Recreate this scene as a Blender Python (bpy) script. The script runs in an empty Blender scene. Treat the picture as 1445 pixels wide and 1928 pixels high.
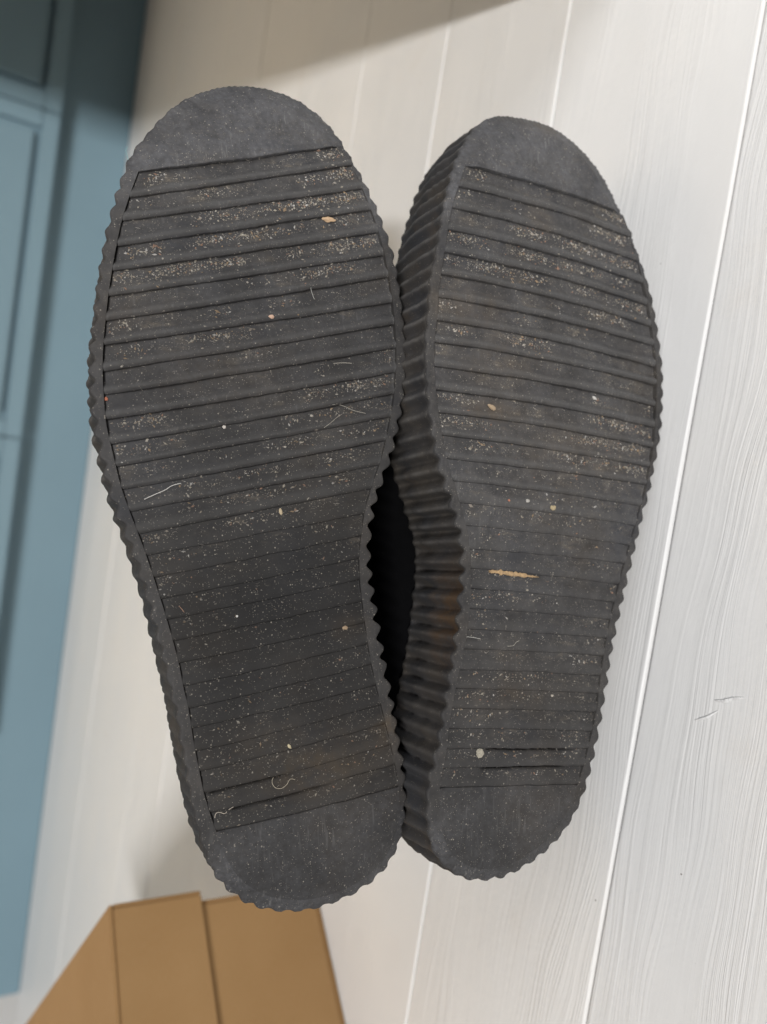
import bpy, bmesh, math, random
import numpy as np
from mathutils import Matrix, Vector

random.seed(7); rng = np.random.default_rng(11)
S = bpy.context.scene; COL = S.collection

# ------------------------------------------------------------------ camera
F = 1490.0                                    # focal length in pixels of the 1445x1928 photograph
a_, b_, th_ = .5498, .1139, -.1326            # pitch, roll and heading, solved from the floor boards
H = .262                                      # camera height above the boards (m)
Zc = np.array([-math.cos(a_)*math.cos(b_), math.cos(a_)*math.sin(b_), math.sin(a_)])
D0 = np.array([0, 1., 0]); D0 -= Zc*(Zc@D0); D0 /= np.linalg.norm(D0); Y0 = np.cross(Zc, D0)
Xc = math.cos(th_)*D0+math.sin(th_)*Y0; Yc = np.cross(Zc, Xc)
R = np.array([Xc, Yc, Zc])                    # camera axes -> world axes; floor is z = 0
CAM = np.array([0, 0, H])
def ray(p): return R@np.array([p[0]-722.5, 964-p[1], -F])
def floor_at(x, y):
    d = ray((x, y)); return CAM+d*(-H/d[2])

cd = bpy.data.cameras.new('camera'); cam = bpy.data.objects.new('camera', cd); COL.objects.link(cam)
M4 = Matrix([[*R[0], 0], [*R[1], 0], [*R[2], H], [0, 0, 0, 1]])
cam.matrix_world = M4
cd.sensor_fit = 'VERTICAL'; cd.sensor_height = 24; cd.sensor_width = 18
cd.lens = F/1928*24; cd.clip_start = .01; cd.clip_end = 50
cd.dof.use_dof = True; cd.dof.focus_distance = .266; cd.dof.aperture_fstop = (cd.lens/1000)/.0034
S.camera = cam
S.render.resolution_x = 767; S.render.resolution_y = 1024

# ------------------------------------------------------------------ light
S.view_settings.view_transform = 'Standard'; S.view_settings.look = 'None'; S.view_settings.gamma = 1
S.view_settings.exposure = 0
W = bpy.data.worlds.new('World'); S.world = W; W.use_nodes = True
bg = W.node_tree.nodes['Background']; bg.inputs['Color'].default_value = (.94, .95, 1, 1); bg.inputs['Strength'].default_value = .065

def area(name, loc, target, sx, sy, power, color, spread=180):
    l = bpy.data.lights.new(name, 'AREA'); l.shape = 'RECTANGLE'; l.size = sx; l.size_y = sy
    l.energy = power; l.color = color; l.spread = math.radians(spread)
    o = bpy.data.objects.new(name, l); COL.objects.link(o); o.location = loc
    d = Vector(target)-Vector(loc); o.rotation_euler = d.to_track_quat('-Z', 'Y').to_euler()
    return o
# the window behind the photographer, an added fill light to the right, and the warm ceiling lamp over the back boards
kp = (-1.02, -6.10, 4.95)
area('window_light', kp, (.05, .40, .05), .36, 1.9, 580, (1, .985, .965))
area('side_fill_light', (.95, -.35, .85), (.0, .24, .05), .65, .65, 6.9, (.95, .97, 1))
area('ceiling_lamp', (.05, .88, 1.5), (.05, .82, 0), 1.5, .36, 1.75, (1, .80, .56), 62)

# ------------------------------------------------------------------ helpers
def link(name, me, mat=None, parent=None):
    o = bpy.data.objects.new(name, me); COL.objects.link(o)
    if mat is not None and not me.materials: me.materials.append(mat)
    if parent is not None: o.parent = parent
    return o
def mesh(name, verts, faces, smooth=True, attrs=None):
    me = bpy.data.meshes.new(name); me.from_pydata([tuple(map(float, v)) for v in verts], [], [tuple(map(int, f)) for f in faces])
    if attrs:
        for k, v in attrs.items():
            if np.ndim(v) == 1:
                at = me.attributes.new(k, 'FLOAT', 'POINT'); at.data.foreach_set('value', np.asarray(v, dtype=np.float32))
            else:
                at = me.attributes.new(k, 'FLOAT_COLOR', 'POINT'); at.data.foreach_set('color', np.asarray(v, dtype=np.float32).ravel())
    me.polygons.foreach_set('use_smooth', [smooth]*len(me.polygons)); me.update()
    return me
def tag(o, label=None, cat=None, group=None, kind=None):
    if label: o['label'] = label
    if cat: o['category'] = cat
    if group: o['group'] = group
    if kind: o['kind'] = kind
    return o
def empty(name, M=None, **k):
    o = bpy.data.objects.new(name, None); COL.objects.link(o); o.empty_display_size = .02
    if M is not None: o.matrix_world = M
    return tag(o, **k)
def grid_faces(nr, nc, off=0, close=False):
    f = []
    for r in range(nr-1):
        for c in range(nc if close else nc-1):
            c2 = (c+1) % nc
            f.append((off+r*nc+c, off+r*nc+c2, off+(r+1)*nc+c2, off+(r+1)*nc+c))
    return f
def bevel_box(name, x0, x1, y0, y1, z0, z1, bev, mat, parent=None, seg=2):
    bm = bmesh.new(); bmesh.ops.create_cube(bm, size=1)
    for v in bm.verts:
        v.co = Vector((x0+(v.co.x+.5)*(x1-x0), y0+(v.co.y+.5)*(y1-y0), z0+(v.co.z+.5)*(z1-z0)))
    if bev: bmesh.ops.bevel(bm, geom=bm.edges[:], offset=bev, segments=seg, affect='EDGES')
    me = bpy.data.meshes.new(name); bm.to_mesh(me); bm.free()
    return link(name, me, mat, parent)
def smoothstep(x, a, b):
    t = np.clip((x-a)/(b-a), 0, 1); return t*t*(3-2*t)
class Noise1:                                  # smooth value noise for wear
    def __init__(s, n=64): s.g = rng.uniform(-1, 1, (n, n)); s.n = n
    def __call__(s, x, y):
        xi = np.floor(x).astype(int); yi = np.floor(y).astype(int); fx = x-xi; fy = y-yi
        fx = fx*fx*(3-2*fx); fy = fy*fy*(3-2*fy); g = s.g; n = s.n
        return ((g[xi % n, yi % n]*(1-fx)+g[(xi+1) % n, yi % n]*fx)*(1-fy)+(g[xi % n, (yi+1) % n]*(1-fx)+g[(xi+1) % n, (yi+1) % n]*fx)*fy)
NZ = Noise1()

# ------------------------------------------------------------------ materials
class NT:
    def __init__(s, name):
        s.m = bpy.data.materials.new(name); s.m.use_nodes = True; s.t = s.m.node_tree; s.n = s.t.nodes
        s.b = s.n['Principled BSDF']
    def new(s, typ, **k):
        n = s.n.new(typ)
        for a, v in k.items(): setattr(n, a, v)
        return n
    def l(s, a, b): s.t.links.new(a, b)
    def val(s, sock, v):
        if hasattr(v, 'links') or hasattr(v, 'is_linked'): s.l(v, sock)
        else: sock.default_value = v
    def coord(s, scale=(1, 1, 1), src='Object', rot=(0, 0, 0)):
        c = s.new('ShaderNodeTexCoord'); m = s.new('ShaderNodeMapping'); m.inputs['Scale'].default_value = scale; m.inputs['Rotation'].default_value = rot
        s.l(c.outputs[src], m.inputs['Vector']); return m.outputs[0]
    def noise(s, vec, scale, detail=4, rough=.55, dist=0, out='Fac'):
        n = s.new('ShaderNodeTexNoise'); s.l(vec, n.inputs['Vector']); n.inputs['Scale'].default_value = scale
        n.inputs['Detail'].default_value = detail; n.inputs['Roughness'].default_value = rough; n.inputs['Distortion'].default_value = dist
        return n.outputs[out]
    def ramp(s, fac, *stops):
        r = s.new('ShaderNodeValToRGB'); s.l(fac, r.inputs['Fac']); e = r.color_ramp.elements
        while len(e) < len(stops): e.new(.5)
        for i, (p, c) in enumerate(stops):
            e[i].position = p; e[i].color = (*c, 1) if np.ndim(c) else (c, c, c, 1)
        return r.outputs['Color']
    def math(s, op, a, b=0., c=0.):
        n = s.new('ShaderNodeMath', operation=op); s.val(n.inputs[0], a); s.val(n.inputs[1], b); s.val(n.inputs[2], c); return n.outputs[0]
    def mix(s, fac, a, b, mode='MIX'):
        n = s.new('ShaderNodeMix', data_type='RGBA', blend_type=mode); s.val(n.inputs[0], fac)
        for sock, v in ((n.inputs[6], a), (n.inputs[7], b)):
            if isinstance(v, tuple): sock.default_value = (*v, 1)
            else: s.l(v, sock)
        return n.outputs[2]
    def attr(s, name):
        n = s.new('ShaderNodeAttribute'); n.attribute_name = name; return n
    def bump(s, h, strength, dist, prev=None):
        n = s.new('ShaderNodeBump'); s.l(h, n.inputs['Height']); n.inputs['Strength'].default_value = strength; n.inputs['Distance'].default_value = dist
        if prev is not None: s.l(prev, n.inputs['Normal'])
        return n.outputs[0]

def rubber():
    t = NT('worn_rubber'); v = t.coord(); A = t.attr
    dirt = A('dirt').outputs['Fac']; plate = A('plate').outputs['Fac']
    big = t.noise(v, 38, 3, .6); mid = t.noise(v, 230, 5, .65); fine = t.noise(v, 1900, 3, .7)
    base = t.mix(t.ramp(big, (.36, 0.), (.66, 1.)), (.030, .0285, .0285), (.045, .042, .040))
    cool = t.noise(v, 23, 2, .5, .6)
    base = t.mix(t.math('MULTIPLY', t.ramp(cool, (.5, 0.), (.72, 1.)), .5), base, (.031, .034, .043))
    brown = t.noise(t.coord((1, 1, 1), rot=(.4, 1, 2)), 31, 3, .6)
    base = t.mix(t.math('MULTIPLY', t.ramp(brown, (.56, 0.), (.74, 1.)), .5), base, (.048, .036, .024))
    # dry dust film
    film = t.math('MULTIPLY', t.ramp(mid, (.42, 0.), (.74, 1.)), .36)
    shade_tone = t.attr('shade_tone').outputs['Fac']
    film = t.math('MULTIPLY', film, t.math('SUBTRACT', 1.15, shade_tone))
    base = t.mix(film, base, (.120, .112, .103))
    base = t.mix(t.math('MULTIPLY', t.attr('rib').outputs['Fac'], .75), base, (.078, .075, .072))
    base = t.mix(t.math('MULTIPLY', t.attr('tan').outputs['Fac'], t.ramp(mid, (.35, .3), (.65, 1.))), base, (.092, .068, .044))
    base = t.mix(t.math('MULTIPLY', shade_tone, .85), base, (.0095, .009, .009))  # shading of the hollow arch, painted into the base colour
    pl = t.math('MULTIPLY', t.math('MULTIPLY', t.ramp(t.noise(v, 620, 4, .7), (.25, .2), (.75, 1.)), t.math('MULTIPLY', plate, t.ramp(t.noise(v, 75, 3, .6), (.35, .45), (.65, 1.)))), .72)
    base = t.mix(pl, base, (.146, .147, .158))
    scr = t.math('ADD', t.ramp(t.noise(t.coord((1, .10, 1), rot=(0, 0, .5)), 900, 2, .5), (.64, 0.), (.70, 1.)), t.ramp(t.noise(t.coord((1, .08, 1), rot=(0, 0, -.9)), 700, 2, .5), (.66, 0.), (.72, 1.)))
    base = t.mix(t.math('MULTIPLY', t.math('MULTIPLY', scr, t.ramp(big, (.4, 0.), (.6, 1.))), t.math('MULTIPLY', plate, .45)), base, (.20, .195, .19))
    # dust specks gathered in the grooves
    clus = t.ramp(t.noise(t.coord((.55, 1.3, 1)), 120, 4, .6), (.43, 0.), (.64, 1.))
    patchy = t.ramp(t.noise(v, 36, 3, .6), (.38, .15), (.62, 1.))
    dens = t.math('MULTIPLY', t.math('MULTIPLY', clus, patchy), t.math('ADD', t.math('MULTIPLY', dirt, .95), t.math('MULTIPLY_ADD', plate, .30, .02)))
    dens = t.math('MULTIPLY', dens, t.math('SUBTRACT', 1.1, t.attr('shade_tone').outputs['Fac']))
    smear = t.math('MULTIPLY', t.math('MULTIPLY', t.ramp(t.noise(t.coord((.5, 1.2, 1)), 300, 5, .75), (.50, 0.), (.66, 1.)), dens), .8)
    base = t.mix(smear, base, (.155, .130, .100))
    for sc, thr, c in ((1500, .60, (.33, .30, .255)), (2600, .50, (.26, .235, .20)), (820, .80, (.42, .36, .28))):
        vo = t.new('ShaderNodeTexVoronoi'); t.l(v, vo.inputs['Vector']); vo.inputs['Scale'].default_value = sc
        sep = t.new('ShaderNodeSeparateColor'); t.l(vo.outputs['Color'], sep.inputs[0])
        pick = t.math('GREATER_THAN', t.math('ADD', sep.outputs[0], t.math('MULTIPLY', dens, .42)), thr+.36)
        dot = t.math('LESS_THAN', vo.outputs['Distance'], t.math('MULTIPLY_ADD', sep.outputs[1], .28, .12))
        base = t.mix(t.math('MULTIPLY', t.math('MULTIPLY', pick, dot), .6), base, c)
    t.l(base, t.b.inputs['Base Color']); t.l(t.math('SUBTRACT', t.ramp(mid, (.3, .60), (.75, .84)), t.math('MULTIPLY', plate, .10)), t.b.inputs['Roughness'])
    t.b.inputs['Specular IOR Level'].default_value = .24
    n = t.bump(mid, .22, .0005); n = t.bump(fine, .30, .00016, n); t.l(n, t.b.inputs['Normal'])
    return t.m
RUB = rubber()

def dusty_side():
    t = NT('ribbed_side_rubber'); v = t.coord(); mid = t.noise(v, 210, 5, .65); fine = t.noise(v, 1700, 3, .7)
    crest = t.attr('crest').outputs['Fac']
    base = t.mix(t.ramp(t.noise(v, 45, 4, .6), (.35, 0.), (.7, 1.)), (.036, .036, .039), (.062, .053, .044))
    br = t.math('MULTIPLY', t.ramp(t.noise(v, 70, 3, .6), (.60, 0.), (.74, 1.)), .3)
    base = t.mix(br, base, (.105, .070, .040))
    base = t.mix(t.math('MULTIPLY', crest, t.math('MULTIPLY', mid, .9)), base, (.20, .19, .18))
    st = t.attr('stain').outputs['Fac']
    base = t.mix(t.math('MULTIPLY', st, t.ramp(t.noise(v, 160, 4, .6), (.35, .2), (.6, 1.))), base, (.085, .050, .026))
    sp = t.ramp(t.noise(v, 1500, 2, .6), (.66, 0.), (.72, 1.))
    base = t.mix(t.math('MULTIPLY', sp, .5), base, (.25, .22, .18))
    t.l(base, t.b.inputs['Base Color']); t.b.inputs['Roughness'].default_value = .78; t.b.inputs['Specular IOR Level'].default_value = .3
    n = t.bump(mid, .4, .0006); n = t.bump(fine, .4, .0002, n); t.l(n, t.b.inputs['Normal'])
    return t.m
SIDE = dusty_side()

def cloth(name, c):
    t = NT(name); v = t.coord()
    w = t.new('ShaderNodeTexBrick'); t.l(v, w.inputs['Vector']); w.inputs['Scale'].default_value = 900
    t.l(t.mix(t.noise(v, 300, 3), tuple(x*.6 for x in c), c), t.b.inputs['Base Color']); t.b.inputs['Roughness'].default_value = .95; t.b.inputs['Specular IOR Level'].default_value = .05
    t.l(t.bump(w.outputs['Fac'], .3, .0003), t.b.inputs['Normal']); return t.m
UPM = cloth('black_canvas', (.0035, .0035, .004)); LINING = cloth('dark_lining', (.02, .018, .017))

def paint_wood():
    t = NT('white_painted_wood')
    g = t.attr('bseed').outputs['Fac']
    tc = t.new('ShaderNodeTexCoord'); cmb = t.new('ShaderNodeCombineXYZ'); t.l(t.math('MULTIPLY', g, 37.), cmb.inputs[2]); t.l(t.math('MULTIPLY', g, 11.), cmb.inputs[0])
    add = t.new('ShaderNodeVectorMath', operation='ADD'); t.l(tc.outputs['Object'], add.inputs[0]); t.l(cmb.outputs[0], add.inputs[1])
    # long, slowly wandering growth rings: warp the coordinate across the board
    def mp(vec, sc):
        m = t.new('ShaderNodeMapping'); m.inputs['Scale'].default_value = sc; t.l(vec, m.inputs['Vector']); return m.outputs[0]
    warp = t.noise(mp(add.outputs[0], (5, 16, 1)), 1, 2, .5)
    sx = t.new('ShaderNodeSeparateXYZ'); t.l(add.outputs[0], sx.inputs[0])
    yy = t.math('ADD', sx.outputs[1], t.math('MULTIPLY', warp, .030))
    c2 = t.new('ShaderNodeCombineXYZ'); t.l(sx.outputs[0], c2.inputs[0]); t.l(yy, c2.inputs[1]); t.l(sx.outputs[2], c2.inputs[2])
    r1 = t.noise(mp(c2.outputs[0], (3.5, 330, 1)), 1, 3, .6)
    r2 = t.noise(mp(c2.outputs[0], (9, 900, 1)), 1, 2, .5)
    patch = t.ramp(t.noise(mp(add.outputs[0], (4, 26, 1)), 1, 2, .5), (.38, .10), (.64, 1.))
    ridge = t.math('MULTIPLY', t.math('POWER', t.math('ABSOLUTE', t.math('SUBTRACT', r1, .5)), .7), patch)
    blob = t.noise(add.outputs[0], 55, 3, .5); peel = t.noise(add.outputs[0], 420, 3, .6)
    n = t.bump(ridge, .5, .0012); n = t.bump(t.math('MULTIPLY', r2, patch), .45, .0006, n)
    n = t.bump(blob, .3, .0012, n); n = t.bump(peel, .14, .0003, n); t.l(n, t.b.inputs['Normal'])
    col = t.mix(t.ramp(t.noise(add.outputs[0], 7, 3, .5), (.35, 0.), (.7, 1.)), (.76, .76, .76), (.79, .78, .765))
    col = t.mix(t.math('MULTIPLY', t.ramp(r1, (.30, 1.), (.42, 0.)), .02), col, (.56, .54, .51))
    # few tiny dark specks and a warm stain
    sp = t.ramp(t.noise(add.outputs[0], 330, 1, .4), (.835, 0.), (.85, 1.))
    col = t.mix(t.math('MULTIPLY', sp, .8), col, (.12, .10, .09))
    st = t.ramp(t.noise(add.outputs[0], 16, 3, .6), (.60, 0.), (.80, 1.))
    col = t.mix(t.math('MULTIPLY', st, .22), col, (.70, .62, .53))
    t.l(col, t.b.inputs['Base Color']); t.b.inputs['Roughness'].default_value = .42; t.b.inputs['Specular IOR Level'].default_value = .45
    t.l(t.ramp(t.noise(add.outputs[0], 60, 3), (.3, .36), (.7, .50)), t.b.inputs['Roughness'])
    return t.m
PW = paint_wood()

def plain(name, c, rough=.5, nz=40, amt=.12, bump=.0004, spec=.5):
    t = NT(name); v = t.coord()
    t.l(t.mix(t.noise(v, nz, 4, .6), tuple(x*(1-amt) for x in c), tuple(min(1, x*(1+amt)) for x in c)), t.b.inputs['Base Color'])
    t.b.inputs['Roughness'].default_value = rough; t.b.inputs['Specular IOR Level'].default_value = spec
    t.l(t.bump(t.noise(v, nz*9, 3), .3, bump), t.b.inputs['Normal']); return t.m
BLUE = plain('blue_grey_cabinet_paint', (.190, .292, .350), .5, 6, .07)
WALLM = plain('white_wall_paint', (.78, .76, .72), .7, 12, .03)
def kraft():
    t = NT('kraft_board'); v = t.coord()
    f = t.noise(t.coord((1, 1, 6)), 260, 5, .7); b = t.noise(v, 14, 3, .5)
    c = t.mix(t.ramp(b, (.3, 0.), (.7, 1.)), (.335, .195, .082), (.375, .225, .100))
    c = t.mix(t.math('MULTIPLY', t.ramp(f, (.45, 0.), (.75, 1.)), .3), c, (.42, .275, .14))
    t.l(c, t.b.inputs['Base Color']); t.b.inputs['Roughness'].default_value = .75; t.b.inputs['Specular IOR Level'].default_value = .2
    t.l(t.bump(f, .25, .0004), t.b.inputs['Normal']); return t.m
KRAFT = kraft()

# ------------------------------------------------------------------ floor of painted boards
y0 = .7954*H; bw = .4376*H
floor = tag(link('floor', mesh('floor', [(-3.2, -1.2, -.02), (2.2, -1.2, -.02), (2.2, 3.2, -.02), (-3.2, 3.2, -.02)], [(0, 1, 2, 3)]), plain('dark_gap', (.10, .09, .08))), kind='structure')
def board(n):
    a = y0+(n-1)*bw+.0003; b = y0+n*bw-.0003          # board between joint n-1 and n
    X = np.linspace(-2.6, 2.0, 231)
    prof = [(a, -.010), (a, -.0016), (a+.0002, -.0005), (a+.0005, -.00015), (a+.0009, 0), (a+.0013, 0), (a+.006, 0)]
    k = 6
    prof += [(a+.006+(b-a-.012)*j/k, 0) for j in range(1, k)]
    prof += [(b-.006, 0), (b-.0016, 0), (b-.0012, 0), (b-.0007, -.00017), (b-.0002, -.0006), (b, -.0018), (b, -.010)]
    if n > 3 or n < 0:
        q = .45; prof = [(a+(y-a)*q if y-a < .004 else (b-(b-y)*q if b-y < .004 else y), z*q if z > -.005 else z) for y, z in prof]
    cup = random.uniform(-.0004, .0004); dz = random.uniform(-.0003, .0002); tw = random.uniform(-1, 1)*.0002
    V = []; A = []
    for y, z in prof:
        s = (y-a)/(b-a)
        ed = 1 if (s < .04 or s > .96) else 0
        wob = .00025*np.sin(X*9+n*2.1)+.00012*np.sin(X*31+n)
        for x, wv in zip(X, wob):
            V.append((x, y+(wv if ed and z < -.0001 else 0), z+dz+cup*4*(s-.5)**2+tw*math.sin(x*3+n)))
    o = link('board', mesh('board', V, grid_faces(len(prof), len(X)), True, {'bseed': np.full(len(V), (n*7 % 13)/13.)}), PW, floor)
    return o
for n in range(-3, 14): board(n)
for p in floor.children: p.data.flip_normals() if p.data.polygons[3000].normal.z < 0 else None

# raised paint wrinkle and small marks on the near board
def wrinkle(pts, wd, ht):
    V = []; Fc = []
    P = [floor_at(*p) for p in pts]; n = len(P)
    Q = []
    for i in range((n-1)*8+1):
        k = min(i//8, n-2); f = i/8-k; Q.append(P[k]*(1-f)+P[k+1]*f)
    m = len(Q)
    for i, q in enumerate(Q):
        d = Q[min(i+1, m-1)]-Q[max(i-1, 0)]; d /= np.linalg.norm(d); nn = np.array([-d[1], d[0], 0])
        e = math.sin(math.pi*i/(m-1))**.6; w = wd*e*(1+.4*random.uniform(-1, 1))+1e-5; h = ht*e*(1+.4*random.uniform(-1, 1))
        for s, z in ((-1.4, -.0004), (-.5, h*.35), (.1, h), (.35, h*.6), (.5, -.0004)): V.append((*(q+nn*w*s)[:2], z))
    return mesh('wrinkle', V, grid_faces(m, 5), True, {'bseed': np.full(len(V), .3)})
mk = link('paint_wrinkle', wrinkle([(1345, 1318), (1362, 1319), (1380, 1314), (1402, 1313)], .0007, .00045), PW, floor)
mk = link('paint_wrinkle', wrinkle([(1308, 1356), (1330, 1350), (1352, 1338)], .0005, .0003), PW, floor)

# ------------------------------------------------------------------ walls out of view, and the cabinet run
yc = 5.2383*H
wall = tag(bevel_box('wall', -2.8, 2.2, yc+.62, yc+.72, -.02, 2.4, 0, WALLM), kind='structure')
part = tag(bevel_box('partition_wall', .254, 1.7, .275, .335, .0005, 2.1, .002, WALLM), kind='structure')

cab = empty('kitchen_cabinet', Matrix.Translation((-.2, yc, 0)), label='blue grey kitchen cabinet run with framed doors behind the white boards', cat='cabinet')
def loc(o):   # keep world placement under the empty
    o.matrix_parent_inverse = cab.matrix_world.inverted(); return o
bpy.context.view_layer.update()
cx0 = -3.83*H; cx1 = 7.27*H
loc(bevel_box('plinth', cx0+.004, cx1, yc, yc+.018, .0008, .112, .001, BLUE, cab))
loc(bevel_box('carcass', cx0, cx1, yc-.012, yc+.56, .1122, .76, .001, BLUE, cab))
loc(bevel_box('worktop', cx0-.01, cx1, yc-.22, yc+.58, .7604, .80, .003, plain('oak_worktop', (.36, .24, .14), .5), cab))  # overhang made deep to shade the doors from the ceiling lamp
yd = yc-.042
for k in range(-3, 3):
    xa = (1.677+1.863*k)*H+.001; xb = (1.677+1.863*(k+1))*H-.001
    if xa < cx0-.01: continue
    z0, z1 = .109, .752; fr = .0245
    d = loc(bevel_box('door', xa+fr+.0075, xb-fr-.0075, yd+.0015, yd+.012, z0+fr+.0075, z1-fr-.0075, .003, BLUE, cab))
    bpy.context.view_layer.update()
    back = bevel_box('door_back', xa+.002, xb-.002, yd+.0125, yd+.028, z0+.002, z1-.002, 0, BLUE); back.parent = d; back.matrix_parent_inverse = d.matrix_world.inverted()
    for nm, bx in (('rail', (xa, xb, z0, z0+fr)), ('rail', (xa, xb, z1-fr, z1)), ('stile', (xa, xa+fr, z0+fr+.0002, z1-fr-.0002)), ('stile', (xb-fr, xb, z0+fr+.0002, z1-fr-.0002))):
        q = bevel_box(nm, bx[0], bx[1], yd, yd+.0123, bx[2], bx[3], .0015, BLUE); q.parent = d; q.matrix_parent_inverse = d.matrix_world.inverted()

# ------------------------------------------------------------------ cardboard shoe box
bxr = Matrix.Translation((-.2778, .4424, .0006)) @ Matrix.Rotation(.8393, 4, 'Z') @ Matrix.Scale(-1, 4, (1, 0, 0))
bxr = Matrix.Translation((-.2778, .4424, .0006)) @ Matrix.Rotation(.8393+math.pi, 4, 'Z')   # local +x runs along the front edge, -y is depth
sb = empty('shoe_box', bxr, label='brown kraft cardboard shoe box with a deep lid standing on the white boards', cat='box')
def open_box(name, x0, x1, yA, yB, z0, z1, th, up, parent):
    bm = bmesh.new()
    def bx(a, b, c, d, e, f):
        r = bmesh.ops.create_cube(bm, size=1)
        for v in r['verts']: v.co = Vector((a+(v.co.x+.5)*(b-a), c+(v.co.y+.5)*(d-c), e+(v.co.z+.5)*(f-e)))
        bmesh.ops.bevel(bm, geom=list({e for v in r['verts'] for e in v.link_edges}), offset=.0007, segments=2, affect='EDGES')
    if up: bx(x0, x1, yA, yB, z1-th, z1); zz = (z0, z1-th-.0001)
    else: bx(x0, x1, yA, yB, z0, z0+th); zz = (z0+th+.0001, z1)
    bx(x0, x0+th, yA, yB, *zz); bx(x1-th, x1, yA, yB, *zz); bx(x0+th, x1-th, yA, yA+th, *zz); bx(x0+th, x1-th, yB-th, yB, *zz)
    me = bpy.data.meshes.new(name); bm.to_mesh(me); bm.free(); return link(name, me, KRAFT, parent)
open_box('lid', 0, .335, -.300, 0, .079, .1342, .0022, True, sb)
open_box('tray', .0050, .330, -.2955, -.0035, 0, .128, .0022, False, sb)

# ------------------------------------------------------------------ shoes
def catmull(P, closed=True, k=12):
    P = np.asarray(P, float); n = len(P); out = []
    for i in range(n):
        p0, p1, p2, p3 = P[(i-1) % n], P[i], P[(i+1) % n], P[(i+2) % n]
        d1 = np.linalg.norm((p1-p0)[:2])**.5+1e-9; d2 = np.linalg.norm((p2-p1)[:2])**.5+1e-9; d3 = np.linalg.norm((p3-p2)[:2])**.5+1e-9
        m1 = (p1-p0)/d1-(p2-p0)/(d1+d2)+(p2-p1)/d2; m2 = (p2-p1)/d2-(p3-p1)/(d2+d3)+(p3-p2)/d3
        m1 = m1*d2; m2 = m2*d2
        for j in range(k):
            t = j/k; out.append((2*t**3-3*t**2+1)*p1+(t**3-2*t**2+t)*m1+(-2*t**3+3*t**2)*p2+(t**3-t**2)*m2)
    return np.array(out)

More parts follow.
